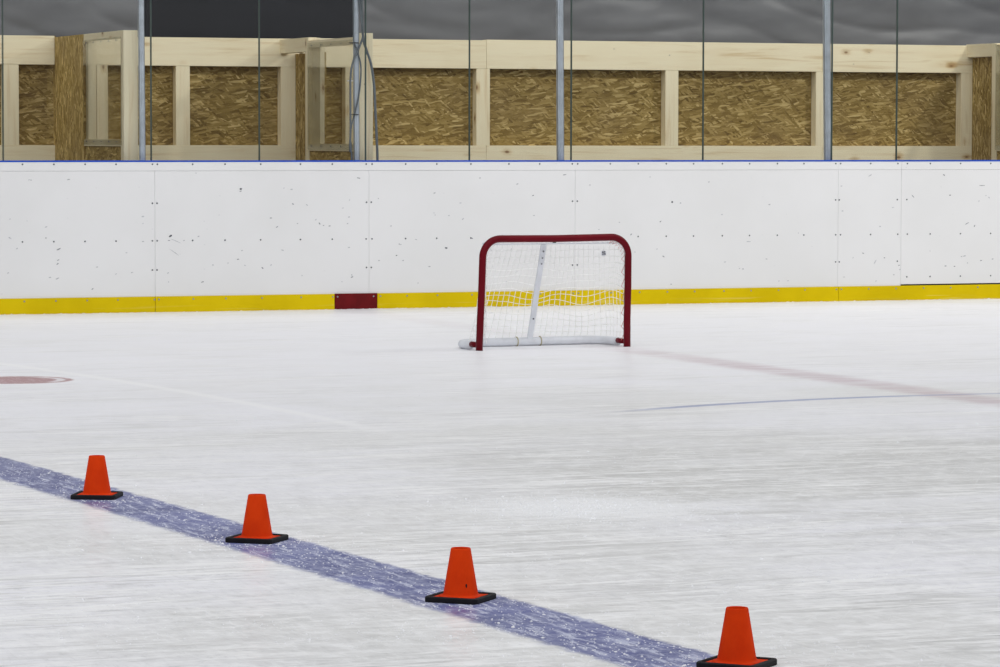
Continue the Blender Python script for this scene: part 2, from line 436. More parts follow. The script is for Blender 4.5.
# ------------------------------------------------------------------ boards
ROWA = [22.4, 53.8, 85, 116, 152.4, 157.2, 192.6, 225, 260.6, 300.4, 332.2, 366.1, 372, 405.6, 436.7, 470.8, 508.8, 539.6, 572.2, 577.6, 610.2, 638.2, 666.2, 693.5, 722.3, 749.5, 777.3, 803.8, 835.7, 840.5, 870.6, 897.8, 907.3, 930.2, 960.5, 990.6]
PAIR = [152.4, 157.0, 366.5, 371.3, 572.5, 577.3, 835.6, 839.2, 897.3, 906.8]
ROWF = [24, 55.5, 86.8, 117.5, 154.0, 158.5, 193, 225.5, 261.6, 300.8, 332.3, 337, 373, 380, 406.6, 437, 471.5, 509, 540, 572.7, 578, 610.5, 639, 666.8, 694, 723.4, 750.5, 777.9, 804.3, 835.8, 840.8, 868, 895.4, 923, 950, 977]
def wx(px, z=.6): # world x on the face of the boards
    p = wal(px, 160+(HB-z)/HB*(154.9-.0157*px), D); return p.x
def screw(x, z, yf, mat, parent, r=.0068):
    b = MB(); r_ = [(0.0, .0045), (r*.55, .0045), (r, .0018), (r, -.003)]
    rings = [[b.bm.verts.new((rr*math.cos(t*math.pi/4), -zz, rr*math.sin(t*math.pi/4))) for t in range(8)] for rr, zz in r_[1:]]
    b.bm.faces.new(rings[0])
    for i in range(2):
        for k in range(8): b.bm.faces.new((rings[i][k], rings[i][(k+1) % 8], rings[i+1][(k+1) % 8], rings[i+1][k]))
    return b.build('screw', mat, parent, loc=(x-parent.location.x, yf-parent.location.y, z-parent.location.z))

# marks seen on the boards: pixel x, y, length px, angle, darkness class
SC_MARKS = [(69,113.5+66,3,.1,0),(68,179.5,2.5,.4,0),(46,238,1.5,0,1),(10,238,4,-.5,0),(10,219,2,.3,0),(46,227,3,.3,0),(58.5,249.3,4.5,.5,1),(58,260.2,3,.4,1),(57.5,264,3,.6,1),(50,277.5,3,.1,0),(57.5,278.5,4,.35,0),(92.5,289,2.5,.7,1),(97,267,2.5,.1,0),(8,273,2.5,.4,0),
 (170.5,236,3.5,.4,2),(169,240.5,2.5,.1,1),(176,241,12,-.4,0),(174,252,11,-.6,0),(184,240.5,2,.2,0),(198.5,236.5,2.5,.2,0),(126.5,252.8,2.5,0,0),(143,216.5,3,.1,0),(143,223.5,2,.2,0),(132,272.5,3,.3,0),(143,241.5,2.5,0,0),(116,274,2,.5,0),(168,273,2,.6,0),(168.5,282,1.5,0,0),(17,248.5,2,.4,0),(29,179.8,2,.2,0),(31,180,1.5,0,0),(196,173,2,.1,0),
 (240.8,189,3.2,.2,2),(240.6,191.2,3,.2,1),(293,204,2.5,-.6,1),(271,218,3,.1,1),(277,227,2.5,.5,1),(284,188,2,.2,0),(291.5,189.3,3,.1,0),(358.5,178,4,-.15,1),(349.5,200,2.2,1.3,0),(316,219.5,3,.6,0),(319.5,223.5,3,-.8,1),(323.5,225.5,2,.1,1),(329.5,226,2.2,.2,1),(297.5,223.5,2,.1,0),(282.5,250.2,3,-.3,0),(237.8,259.3,3,.1,1),(245,265.3,2.5,-.3,0),(262.5,268,3,-.6,1),(271,265,2.5,.9,0),(352,277,2.8,.4,1),(351.8,275,1.5,0,1),(342,281.7,1.5,0,0),(202.5,282,4,.3,1),(228,263,2,.1,0),(302,275.5,1.5,0,0),(349,217,2,.2,0),(347.5,223.5,2,.2,0),(349,247.5,2.5,.2,0),(343,208,2,.4,0),(391,226,2,.3,0),(396.5,255.5,2,0,1),(399.3,244,1.5,0,1),(379,260.5,2,0,0),(378.5,198.5,1.5,0,0),(307,205,3,-.6,0),(242,250.5,2,.3,0),(213,265,2,0,0),
 (446.2,248,3.2,.1,2),(434.5,193,2.5,.2,1),(434,213,1.5,0,0),(460.5,203,2.5,.1,0),(517.5,184,3,.2,0),(480,178,2,0,0),(403,260.5,2.5,.1,0),(429.5,266.5,3,.1,0),(416,239.5,3,-.3,0),(435,215,1.2,0,0),(463,219,3,.6,0),(449,215.5,2,.4,0),(400.7,244.5,2,0,0),(472,238.3,3,-.3,1),(534,215.5,2.5,.1,0),(418,283,2,.3,0),(564.5,174.8,4,.15,1),(533,195.5,2.5,.3,1),(516.5,272,3,.2,0),(506,282,3,.7,0),(573,265.5,2,0,1),(590,185,2,0,0),(511.5,249,3,0,0),(599,229.5,2,0,0),
 (672.2,202,2.4,0,2),(680.5,203,2.5,.2,0),(660.5,221.5,2.2,.4,1),(631,234.5,2.5,.7,1),(663.5,256.5,3.5,-.5,1),(635,252,2,0,0),(722,214.5,2.5,.1,0),(748.8,241.6,5,0,0),(743,269,2,0,1),(739.5,268.5,2,.4,0),(671,284.2,2,0,1),(766.5,259,3,-.2,0),(788,280.8,3,.1,0),(725,262,3,.1,0),(769.5,204.5,3,.1,0),(779,281,2,.3,0),(619.5,222.3,2,0,0),(657,249,1.5,.6,0),(650,177,2,0,0),(709,182,2,.2,0),(798.5,233,2,0,0),
 (841.5,186,2.5,.1,0),(870,175.5,5,.5,0),(893,207.5,3,.1,0),(913,196.3,4.5,-.75,1),(944,175,3,-.7,1),(950,195.2,2.5,0,1),(982,185.5,7,0,1),(979,201,2.5,.3,0),(989,197.5,2.5,-.8,0),(986,195.5,1.5,0,0),(967,223.5,5,.5,1),(974.5,226,3,1.1,1),(880,226.5,2.5,0,0),(863,253.2,3,-.3,1),(853,257.7,2,.8,0),(884.5,257.8,2,0,1),(893.8,274.8,1.8,0,1),(844,277,2.5,0,0),(876,281,2,.8,0),(899,265.3,2,0,1),(900,269.5,2.5,.3,0),(945.5,266,2.5,0,1),(954.5,266.3,2,0,1),(964.5,256,4,.15,0),(967.5,263,2,.3,0),(981,260.5,3,.2,1),(992.5,259,3,.1,1),(961.5,256.5,2,0,0),(842.5,211,2.5,0,0),(930,251,1.5,0,0),(875,262,5,1.0,0)]
panel_spans = [(-900, 155, 'long white rink board panel at the left edge, seam beside the second glass seam'),
 (155, 369, 'white rink board panel above the dark red kick plate'),
 (369, 575, 'white rink board panel partly hidden by the left half of the goal'),
 (575, 838, 'white rink board panel running from behind the goal to its right'),
 (838, 901, 'narrow white rink board panel, only one screw column between its seams'),
 (901, 1700, 'white rink board panel at the right edge with a black slit along its foot')]
KH = .125
for k, (a, bpx, lab) in enumerate(panel_spans):
    x0, x1 = wx(a), wx(bpx)
    root = empty('rink_board', ((x0+x1)/2, D, 0)); tag(root, lab, 'rink board', 'white dasher boards along the rink')
    ox = root.location.x
    g_ = .0007
    z0 = KH-.02 if k < 5 else KH+.011
    MB().box(x0+g_-ox, x1-g_-ox, 0, .018, z0, HB-.0835, .0010).build('face_panel', M['board'], root)
    MB().box(x0+(g_ if k in (0, 4, 5) else 0)-ox, x1-(g_ if k in (4,) else 0)-ox, -.002, .018, HB-.0820, HB-.012, .0008).build('top_band', M['board'], root)
    MB().box(x0-ox, x1-ox, .02, .06, .0, HB-.012).build('backing_frame', M['gap'] if k == 5 else M['scuff_f'], root)
    for q in ROWA:
        if a <= q < bpx:
            screw(wx(q, 1.17), 1.17, D-.002, M['screw'], root)
            if not (480 < q < 0): screw(wx(q), .566, D, M['screw'], root)
    for q in PAIR:
        if a <= q < bpx:
            screw(wx(q, .86), .862, D, M['screw'], root)
            if q < 900: screw(wx(q, .335), .335, D, M['screw'], root)
    if k == 5:
        for q in (906.8, 930, 960.3, 990.6): screw(wx(q, .2), .2, D, M['screw'], root)
    for ci, mn in enumerate(('scuff_f', 'scuff', 'scuff_d')):
        b = MB(); cnt = 0
        for (mx, my, ln, an, cl) in SC_MARKS:
            if cl != ci or not (a <= mx < bpx): continue
            p = wal(mx, my, D-.0003); cnt += 1
            L = ln*.0092/2*(1.0 if ln > 4 else .9); W = (.0052, .0050, .0085)[cl]/1.0*random.uniform(.7, 1.1)
            if ln > 6: W = .003
            N = 10; vs = []
            for i in range(N):
                t = 2*math.pi*i/N; rr = random.uniform(.7, 1.1)
                u, w = math.cos(t)*max(L, W)*rr, math.sin(t)*W*rr
                vs.append(b.bm.verts.new((p.x-ox+u*math.cos(an)-w*math.sin(an), -.0006, p.z+u*math.sin(an)+w*math.cos(an))))
            f = b.bm.faces.new(vs); e = bmesh.ops.extrude_face_region(b.bm, geom=[f])
            for v in e['geom']:
                if isinstance(v, bmesh.types.BMVert): v.co.y += .001
        if cnt:
            o = b.build('puck_scuffs', M[mn], root); o['kind'] = 'stuff'
        else: b.bm.free()

# kick plates
kp = [(-900, 155, 'yellow kick plate at the foot of the boards, left end of the row'), (155, 334.3, 'yellow kick plate directly left of the dark red one'),
      (334.3, 376.8, 'short dark red kick plate marking the goal line'), (376.8, 838, 'long yellow kick plate passing behind the goal'),
      (838, 1700, 'yellow kick plate at the right end of the boards')]
for k, (a, bpx, lab) in enumerate(kp):
    x0, x1 = wx(a, .06), wx(bpx, .06); red = (k == 2)
    root = empty('kick_plate', ((x0+x1)/2, D-.012, 0)); tag(root, lab, 'kick plate', None if red else 'yellow kick plates')
    ox = root.location.x
    MB().box(x0+.0015-ox, x1-.0015-ox, -(.003 if red else 0), .011, .0, KH+(.002 if red else 0), .002).build('plate', M['red_kick'] if red else M['yellow'], root)
    for q in ROWF:
        if a <= q < bpx: screw(wx(q, .1), .102, D-.012-(.003 if red else 0), M['screw_l'], root, .0072)

# cap rail, one per run between glass posts
x0, x1 = wx(-900, 1.2), wx(1700, 1.2)
c = MB().box(x0, x1, D-.006, D+.075, HB-.012, HB, .002).build('cap_rail', M['cap'], org=((x0+x1)/2, D, HB-.012))
tag(c, 'thin blue cap rail along the top edge of the white boards', 'cap rail')

# snow along the boards
b = MB(); xs0, xs1 = wx(-500, 0), wx(1300, 0); n = 1500; prev = None
for i in range(n+1):
    x = xs0+(xs1-xs0)*i/n
    q = noise.noise(V((x*1.3, 3, 0)))*.5+noise.noise(V((x*6, 7, 0)))*.35+noise.noise(V((x*26, 1, 0)))*.3
    h = max(.0008, .0008+.010*q); w = .05+.05*max(-.6, q)
    h += .010*max(0, noise.noise(V((x*38, 20, 0)))-.15)
    pr = [(0, h), (-.010, h*1.05), (-.025, h*.6), (-w, .0008), (-w, -.004), (0, -.004)]
    ring = [b.bm.verts.new((x, D-.0155+yy, zz)) for yy, zz in pr]
    if prev:
        for k in range(5): b.bm.faces.new((prev[k], prev[k+1], ring[k+1], ring[k]))
    prev = ring
M['snow'] = simple('snow', (.84, .85, .87), .8, bump=.3, sc=20)
tag(b.build('snow_ridge', M['snow'], smooth=False, org=((xs0+xs1)/2, D-.02, 0)), 'low crumbly ridge of scraped snow along the foot of the yellow kick plates', 'snow', kind='stuff')

# ------------------------------------------------------------------ glass above the boards
YG = D+.030
seams = [(-105, -105), (3.2, 3.2), (150.6, 151.2), (259, 259.3), (365.2, 365.5), (469, 469.3), (570.8, 571), (702.8, 702.8), (832.6, 831.4), (896.5, 896.2), (1010, 1010), (1120, 1120)]
glab = ['rink glass pane at the left end, cut by the left photo edge', 'clear rink glass pane before the wooden end post left of the black curtain',
        'clear rink glass pane before the left half of the black curtain', 'clear rink glass pane before the right half of the black curtain',
        'clear rink glass pane just right of the cabled steel post', 'clear rink glass pane before the stud above the left goal post',
        'clear rink glass pane right of the middle steel post', 'clear rink glass pane left of the right-hand steel post',
        'narrowest clear rink glass pane, just right of the right-hand steel post', 'clear rink glass pane at the right end of the stand corner', 'rink glass pane at the right edge of the view']
ZT = 3.0
for i in range(len(seams)-1):
    xa = wal(seams[i][1], 158, YG).x+.003; xb = wal(seams[i+1][1], 158, YG).x-.003
    root = empty('glass_barrier', ((xa+xb)/2, YG, HB)); tag(root, glab[i], 'glass panel', 'tall clear panes above the boards')
    w = (xb-xa)/2
    MB().box(-w+.001, w-.001, -.006, .006, .0005, ZT-HB).build('pane', M['glass'], root)
    MB().box(-w-.001, -w+.0022, -.007, .007, .0005, ZT-HB).build('pane_edge', M['seal'], root)
    MB().box(w-.0022, w+.001, -.007, .007, .0005, ZT-HB).build('pane_edge', M['seal'], root)

# steel posts
posts = [(138.6, 144.2, 140.0, 145.6, 'light steel glass post beside the wooden end post left of the black curtain'),
         (353.6, 359, 354.6, 359.6, 'light steel glass post with grey cables tied round it'),
         (557.6, 563.3, 557.8, 564.2, 'light steel glass post above the goal, in the middle of the row'),
         (824.3, 830.2, 825.1, 831.4, 'light steel glass post at the right of the row, in front of a stud')]
YP = D+.085
for (a, b_, c_, d_, lab) in posts:
    t0, t1 = wal(a, 2, YP), wal(b_, 2, YP); u0, u1 = wal(c_, 158, YP), wal(d_, 158, YP)
    cx = (u0.x+u1.x)/2; w = (u1.x-u0.x)/2; lean = ((t0.x+t1.x)/2-cx)/(t0.z-u0.z)
    root = empty('glass_post', (cx, YP, 0)); tag(root, lab, 'glass post', 'steel posts behind the rink glass')
    b = MB(); b.box(-w, w, 0, .004, 0, ZT, .001); b.box(-w, -w+.004, 0, .028, 0, ZT); b.box(w-.004, w, 0, .028, 0, ZT)
    b.box(-w*.28, w*.28, -.004, .001, 0, ZT, .001)
    o = b.build('channel', M['steel'], root)
    for v in o.data.vertices:
        v.co.x += lean*(v.co.z-HB)*(1 if v.co.z > .01 else 1)
    b = MB().box(-w-.03, w+.03, -.005, .09, 0, .008, .002)
    o = b.build('foot_plate', M['steel'], root); o.location.x = -lean*HB

# ------------------------------------------------------------------ timber box behind the boards
YN = D+.18            # near face of the partitions
YM = YN+1.45          # middle posts
YR = YN+2.22          # front face of the back timber wall
SD = .10              # stud depth
def plank(name, x0, x1, y0, y1, z0, z1, mat, lab, cat, grp=None, bev=.003):
    o = MB().box(x0, x1, y0, y1, z0, z1, bev).build(name, mat, org=((x0+x1)/2, (y0+y1)/2, z0)); return tag(o, lab, cat, grp)
ZTOP = wal(500, 39.8, YR).z; ZTB = wal(500, 68.8, YR).z; ZB = wal(500, 145.6, YR).z
rx = lambda px: wal(px, 100, YR).x
rails = [(-420, 55, 'at the left photo edge'), (84, 300, 'below the black curtain'), (303, 486.3, 'from the cabled post to the joint above the goal'),
         (486.3, 822.5, 'from the joint above the goal to the right-hand steel post'), (822.5, 976, 'right of the right-hand steel post')]
for a, b_, where in rails:
    plank('top_rail', rx(a)+.001, rx(b_)-.001, YR, YR+SD, ZTB, ZTOP-(.013 if b_ < 310 else .006 if b_ < 490 else 0), M['px'], 'wide pine top rail, '+where, 'timber rail', 'pine top rails')
    plank('bottom_rail', rx(a)+.001, rx(b_)-.001, YR, YR+SD, ZB-.14, ZB, M['px'], 'pale pine lower rail, '+where, 'timber rail', 'pine lower rails')
studs = [(3.5, 19, 'pine stud behind the glass at the left photo edge'), (176, 190, 'pine stud below the left half of the black curtain'), (281, 296, 'shaded pine stud beside the middle partition, left side'),
         (345.5, 358, 'pine stud seen through the acrylic beside the cabled post'), (476.5, 490, 'pine stud above the left goal post'),
         (665.5, 678.5, 'pine stud above and right of the goal'), (816, 826, 'pine stud mostly hidden by the right-hand steel post'), (961, 974, 'pine stud in the right corner by the side partition'),
         (97, 108, 'pine stud seen through the acrylic of the left partition')]
for a, b_, lab in studs:
    plank('wall_stud', rx(a), rx(b_), YR+.002, YR+SD, ZB, ZTB, M['pz'], lab, 'timber stud', 'pine studs of the timber wall')
op = [(-420, 11, 'strand board panel at the extreme left photo edge'), (11, 59, 'strand board panel left of the upright strand board strip'), (84, 183, 'strand board panel spanning behind the left partition and its acrylic'),
      (183, 290, 'strand board panel under the right half of the black curtain'), (304, 345, 'strand board panel seen through acrylic left of the cabled post'), (345, 483, 'strand board panel between the cabled post and the goal stud'),
      (483, 672, 'strand board panel directly above the goal crossed by the middle steel post'), (672, 821, 'strand board panel left of the right-hand steel post'), (821, 974, 'strand board panel in the right corner')]
for i, (a, b_, lab) in enumerate(op):
    plank('strand_board', rx(a)+.001, rx(b_)-.001, YR+SD+.001, YR+SD+.019, 0, ZTOP-.01, M['osb_h'], lab, 'strand board', 'brown strand boards of the timber wall', .001)
def partition(xl, name_lab, skin_left, zt, acr=True, bz=(1.27, 1.33), ym=1.35, skin=.085, bx=.03, rt=.03, tr=.045, ft=None):
    """side wall running away from the boards; xl = world x of its left side at the near post"""
    root = empty('side_partition', (xl, YN, 0)); tag(root, name_lab, 'partition', 'timber side partitions')
    T = .105
    dm, dr = ym, YR-YN
    MB().box(0, T*1.12, 0, .09, 0, zt, .004).build('front_post', M['pz'], root)
    # middle post
    mx = (0, T) if not skin_left else (.02, T)
    MB().box(mx[0], mx[1], dm, dm+.09, 0, zt+rt-.005, .003).build('middle_post', M['pz'], root)
    # top rails
    MB().box(.0, .045, .09, dm, zt-tr-.06, zt-tr, .002).build('top_rail', M['py'], root)
    MB().box(bx, bx+.075, dm+.09, dr+.02 if not skin_left else dr, zt+rt-.12, zt+rt, .002).build('rear_top_rail', M['py'], root)
    MB().box(.0, .05, .09, dm, bz[0], bz[1], .002).build('lower_rail', M['py'], root)
    # strand board skins
    if skin_left:
        MB().box(.0, .018, dm-.0, dr+.06, 0, zt+rt, .001).build('rear_board', M['osb_v'], root)
        MB().box(.02, .06, dm-.07, dm, bz[1], zt-tr-.06, .002).build('window_stile', M['pz'], root)
    else:
        MB().box(skin, skin+.018, dm+.09, dr-.001, 0, zt+rt-.122, .001).build('rear_board', M['osb_v2'], root)
        MB().box(.03, .07, dm-.22, dm, bz[1], zt-tr-.06, .002).build('window_stile', M['pz'], root)
    MB().box(.012, .03, .09, dm, 0, bz[0], .001).build('lower_board', M['osb_low'], root)
    if acr:
        MB().box(-.006, -.001, .06, dm+.01, bz[0]+.01, zt-.05).build('acrylic_sheet', M['plexi'], root)
        for i in range(5):
            y = .2+i*(dm-.3)/4
            for z in (zt-.075, (bz[0]+bz[1])/2+.01):
                bb = MB(); bb.tube([(-.010, y, z), (-.005, y, z)], .006, 8); bb.build('screw', M['screw'], root)
    return root
P1x = wal(123.6, 100, YN).x; P2x = wal(359.3, 100, YN).x
partition(P1x, 'timber side partition left of the black curtain with upright strand board strip and acrylic window', True, wal(131, 30.2, YN).z, bz=(1.31, 1.365), ym=1.25, rt=.0, tr=.0)
partition(P2x, 'timber side partition between black curtain and grey sheet, ending behind the cabled steel post', False, wal(366, 33, YN).z, ym=1.33, skin=.17, rt=.0, tr=.03)
P3x = wal(964, 100, YR).x
partition(P3x, 'timber side partition in the right corner cut by the photo edge', False, wal(980, 45.2, YR).z+.035, ym=YR-YN-.62, rt=-.03)

# hanging sheets above the timber wall
def curtain(name, pa, pb, mat, lab, amp, seed):
    y = YR+SD+.10; x0, x1 = wal(pa, 20, y).x, wal(pb, 20, y).x
    z0, z1 = 0.0, 3.3; W = x1-x0; nx = max(20, int(W*34)); nz = 130; b = MB(); g0 = []
    for j in range(nz+1):
        row = []
        for i in range(nx+1):
            u = W*i/nx; v = (z1-z0)*j/nz
            h = 0
            for (kx, kz, a, f) in ((.5, 1.6, .5, 1), (1.1, 4.0, .34, 1), (2.6, 9, .17, 1), (6, 16, .05, 1)):
                w = noise.noise(V((u*kx+seed+v*.9*kx, v*kz-u*.35*kz*.4, seed*2)))
                h += a*w
            r1 = 1-abs(noise.noise(V((u*.55+seed+3, v*3.0+u*.5, seed))))*2.2
            h += .35*max(0, r1)**3
            row.append(b.bm.verts.new((u-W/2, amp*h*.1, v)))
        g0.append(row)
    for j in range(nz):
        for i in range(nx):
            b.bm.faces.new((g0[j][i], g0[j][i+1], g0[j+1][i+1], g0[j+1][i]))
    o = b.build(name, mat, loc=((x0+x1)/2, y, z0), smooth=True)
    s = o.modifiers.new('t', 'SOLIDIFY'); s.thickness = .002
    return tag(o, lab, 'plastic sheet' if 'sheet' in name else 'curtain')
curtain('plastic_sheet', -420, 142, M['tarp'], 'wrinkled grey plastic sheet hanging above the timber wall at the left edge', .35, 2.3)
curtain('black_curtain', 144, 354, M['tarp_d'], 'flat black curtain hanging above the timber wall', .10, 9.1)
curtain('plastic_sheet', 356, 1120, M['tarp'], 'long wrinkled grey plastic sheet hanging right of the cabled post', .38, 5.7)

# cables on the second post
YC = YP-.012
def cable(pts, lab, r=.0085):
    P = [wal(x, y, YC+dy) for x, y, dy in pts]
    out = []                                   # Catmull-Rom
    Q = [P[0]*2-P[1]]+P+[P[-1]*2-P[-2]]
    for i in range(1, len(Q)-2):
        for s in range(8):
            t = s/8; a, b_, c_, d_ = Q[i-1], Q[i], Q[i+1], Q[i+2]
            out.append(.5*((2*b_)+(c_-a)*t+(2*a-5*b_+4*c_-d_)*t*t+(3*b_-a-3*c_+d_)*t*t*t))
    out.append(P[-1])
    o = MB().tube(out, r, 8).build('cable', M['cable'], smooth=True, org=(out[-1].x, out[-1].y, out[-1].z))
    return tag(o, lab, 'cable', 'grey cables tied to the steel post')
cable([(361.5, -30, .03), (361.5, 0, .03), (363, 36, .03), (366.5, 50, .03), (371, 64, .03), (374, 85, .03), (375.3, 110, .03), (376.5, 135, .03), (377.5, 170, .03), (377.5, 300, .03)], 'grey cable bowing out to the right of the post across the strand board', .011)
cable([(359.5, -30, -.006), (359.5, 0, -.006), (361.5, 20, -.006), (362.8, 36, -.006), (358, 50, -.011), (353, 62, -.011), (350.6, 76, -.011), (350.4, 100, -.011), (350.5, 130, -.011), (350, 150, -.004), (352, 166, .02), (352, 300, .03)], 'grey cable crossing the post from upper right to its left side')
cable([(353.6, -30, -.001), (353.6, 34, -.001), (354.5, 43, -.003), (357.5, 52, -.003), (360.6, 64, -.003), (360.6, 80, -.003), (358, 100, -.003), (354, 116, -.003), (351, 128, -.003), (350.2, 140, .009), (351.5, 160, .015), (352.5, 300, .025)], 'thinner grey cable bulging over the right side of the post then curling left', .0065)
for (x0p, x1p, yp, mn, lab) in ((350.5, 359.3, 42.8, 'tie_d', 'black cable tie round the top of the cabled post'), (348.8, 354, 80.7, 'tie_w', 'white cable tie on the left cable'), (351.5, 359.3, 114.6, 'tie_d', 'black cable tie round the lower cabled post')):
    a, b_ = wal(x0p, yp, YC-.012), wal(x1p, yp, YC-.012); cx = (a.x+b_.x)/2; hw = (b_.x-a.x)/2
    pts = [(hw*math.cos(t)*1.0, .028*math.sin(t)+.016, 0) for t in [2*math.pi*i/20 for i in range(20)]]
    o = MB().tube(pts, .0042, 6, closed=True).build('cable_tie', M[mn], loc=(cx, YC, a.z)); tag(o, lab, 'cable tie', 'cable ties on the steel post')

# ------------------------------------------------------------------ goal
L_, R_ = gnd(479.2, 350.7), gnd(627.0, 346.6)
gw = (R_-L_).length; ga = math.atan2((R_-L_).y, (R_-L_).x)
goal = empty('ice_hockey_goal', (L_+R_)/2, ga)
tag(goal, 'small red framed ice hockey goal with white net standing before the boards', 'hockey goal')
GH = .727; TR = .0235; w2 = gw/2
def arc(cx, cz, r, a0, a1, n=12): return [(cx+r*math.cos(a0+(a1-a0)*i/n), 0, cz+r*math.sin(a0+(a1-a0)*i/n)) for i in range(n+1)]
CR = .125; xl0, xr0 = -w2, w2; xl, xr = -w2+.024, w2+.006
path = [(xl0, 0, 0), (xl0+.008, 0, .2), (xl0+.018, 0, .42)]+arc(xl+CR, GH-CR, CR, math.pi, math.pi/2)+[(0, 0, GH-.003)]+arc(xr-CR, GH-CR+.002, CR, math.pi/2, 0)+[(xr-.001, 0, .4), (xr0, 0, .2), (xr0, 0, 0)]
MB().tube(path, TR, 20).build('goal_frame', M['red'], goal, smooth=True)
for s, x in ((-1, xl0), (1, xr0)):
    MB().tube([(x, 0, .036), (x-s*.004, .12, .036), (x-s*.004, .128, .036)], .019, 14, rad=[.019, .019, .015]).build('base_stub', M['red'], goal, smooth=True)
# D-shaped base
DEP = .36
def dpath(wl, wr, y0, dep, r, z, n=10):
    p = [(wl, y0, z)]
    p += [(wl+r-r*math.cos(t), dep-r+r*math.sin(t), z) for t in [math.pi/2*i/n for i in range(n+1)]]
    m = 14
    p += [(wl+r+(wr-r-wl-r)*i/m, dep, z) for i in range(1, m)]
    p += [(wr-r+r*math.sin(t), dep-r+r*math.cos(t), z) for t in [math.pi/2*i/n for i in range(n+1)]]
    p.append((wr, y0, z)); return p
base = dpath(xl0-.0, xr0+.0, .125, DEP, .14, .030)
MB().tube(base, .028, 16).build('base_frame', M['white_tube'], goal, smooth=True)
for u in (-.095, .08):
    pts = [(u, DEP+.0305*math.cos(t), .030+.0305*math.sin(t)) for t in [2*math.pi*i/20 for i in range(20)]]
    MB().tube(pts, .004, 6, closed=True).build('tape_band', M['tape_y'], goal)
top = dpath(xl+.05, xr-.03, .02, .155, .09, GH-.035)
MB().tube(top, .011, 10).build('top_hoop', M['white_tube'], goal, smooth=True)
# rear support bar
bm_ = MB(); A = V((0, DEP-.01, .045)); B = V((0, .15, GH-.045)); hw = .0195
d = (B-A).normalized(); nn = V((0, d.z, -d.y))
vs = []
for P in (A, B):
    for sx, sn in ((-1, -1), (1, -1), (1, 1), (-1, 1)): vs.append(bm_.bm.verts.new(P+V((sx*hw, 0, 0))+nn*sn*.006))
for f in ((0, 1, 2, 3), (7, 6, 5, 4), (0, 4, 5, 1), (1, 5, 6, 2), (2, 6, 7, 3), (3, 7, 4, 0)): bm_.bm.faces.new([vs[i] for i in f])
bmesh.ops.bevel(bm_.bm, geom=bm_.bm.edges[:], offset=.002, segments=2, affect='EDGES')
bar = bm_.build('support_bar', M['white_tube'], goal)
for t, r in ((.22, .006), (.80, .005), (.86, .005), (.93, .006)):
    P = A+(B-A)*t; MB().tube([P-nn*.004+V((.002, 0, 0)), P-nn*.010+V((.002, 0, 0))], r, 8).build('bolt', M['screw'], bar)
# netting
def resample(p, n):
    p = [V(q) for q in p]; L = [0]
    for i in range(1, len(p)): L.append(L[-1]+(p[i]-p[i-1]).length)
    out = []
    for k in range(n+1):
        s = L[-1]*k/n; i = 0
        while i < len(L)-2 and L[i+1] < s: i += 1
        t = (s-L[i])/max(1e-9, L[i+1]-L[i]); out.append(p[i].lerp(p[i+1], min(1, t)))
    return out
NC = 34; NR = 15; SUB = 3
pb = resample(dpath(xl0+.05, xr0-.01, .03, DEP, .14, .052), NC*SUB)
pm = resample(dpath(xl+.045, xr-.02, .02, .155, .09, GH-.038), NC*SUB)
pt = resample([(xl, .0, GH-CR)]+[(q[0], .0, q[2]) for q in arc(xl+CR, GH-CR, CR-.022, math.pi, math.pi/2)]+[(0, 0, GH-.022)]+[(q[0], .0, q[2]) for q in arc(xr-CR, GH-CR, CR-.022, math.pi/2, 0)]+[(xr, .0, GH-CR)], NC*SUB)
def netpt(i, j):           # i along the D, j 0..1 bottom..top hoop, 1..1.2 roof
    iw = i+SUB*.55*noise.noise(V((i*.035/1.0, j*2.2, 4.0)))*(1 if 0 < i < NC*SUB else 0)
    iw = min(max(iw, 0), NC*SUB-1e-6); a = int(iw); t = iw-a
    B0 = pb[a].lerp(pb[a+1], t); M0 = pm[a].lerp(pm[a+1], t)
    if j <= 1:
        jj = min(1, max(0, j+.035*noise.noise(V((i*.06, j*3, 9)))*math.sin(math.pi*j)*2))
        P = B0.lerp(M0, jj)
        c_ = V((0, .1, P.z)); o_ = (P-c_)
        bul = .030*math.sin(math.pi*min(1, j*1.3))*(.4+noise.noise(V((i*.05, j*2.5, 1)))) - .018*(1-j)*math.sin(math.pi*j)
        P = P+V((0, bul, 0))
        P.z -= .018*math.sin(math.pi*j)*(.5+.5*math.sin(i*.11+j*2))
        P.z = max(P.z, .03)
        return P
    t2 = (j-1)/.2; return M0.lerp(pt[i], t2)
b = MB(); NJ = NR*SUB
for c_ in range(0, NC+1):
    pts = [netpt(c_*SUB, j/NJ) for j in range(NJ+1)]+[netpt(c_*SUB, 1+.2*k/3) for k in range(1, 4)]
    b.tube(pts, .0019, 5)
for r_ in range(0, NR+1):
    b.tube([netpt(i, r_/NR) for i in range(NC*SUB+1)], .0019, 5)
for k in (1, 2, 3):
    b.tube([netpt(i, 1+.2*k/3) for i in range(NC*SUB+1)], .0019, 5)
b.build('netting', M['net'], goal)
# lacing in the right upper corner and down the posts
for sgn, xx in ((1, xr), (-1, xl)):
    pts = []; cxx = xx-sgn*CR
    for k in range(26):
        if k < 14: t = math.pi/2*(1-k/13); p0 = V((cxx+sgn*(CR-.018)*math.cos(t), 0, GH-CR+(CR-.018)*math.sin(t)))
        else: p0 = V((xx-sgn*.018, 0, GH-CR-(k-13)*.045))
        off = V((-sgn*.022, .018, -.02)) if k % 2 else V((0, .004, 0))
        pts.append(p0+off)
    pts = [p for p in pts if p.z > .03]
    MB().tube(pts, .0022, 5).build('red_lacing' if sgn > 0 else 'white_lacing', M['lace'] if sgn > 0 else M['net'], goal)
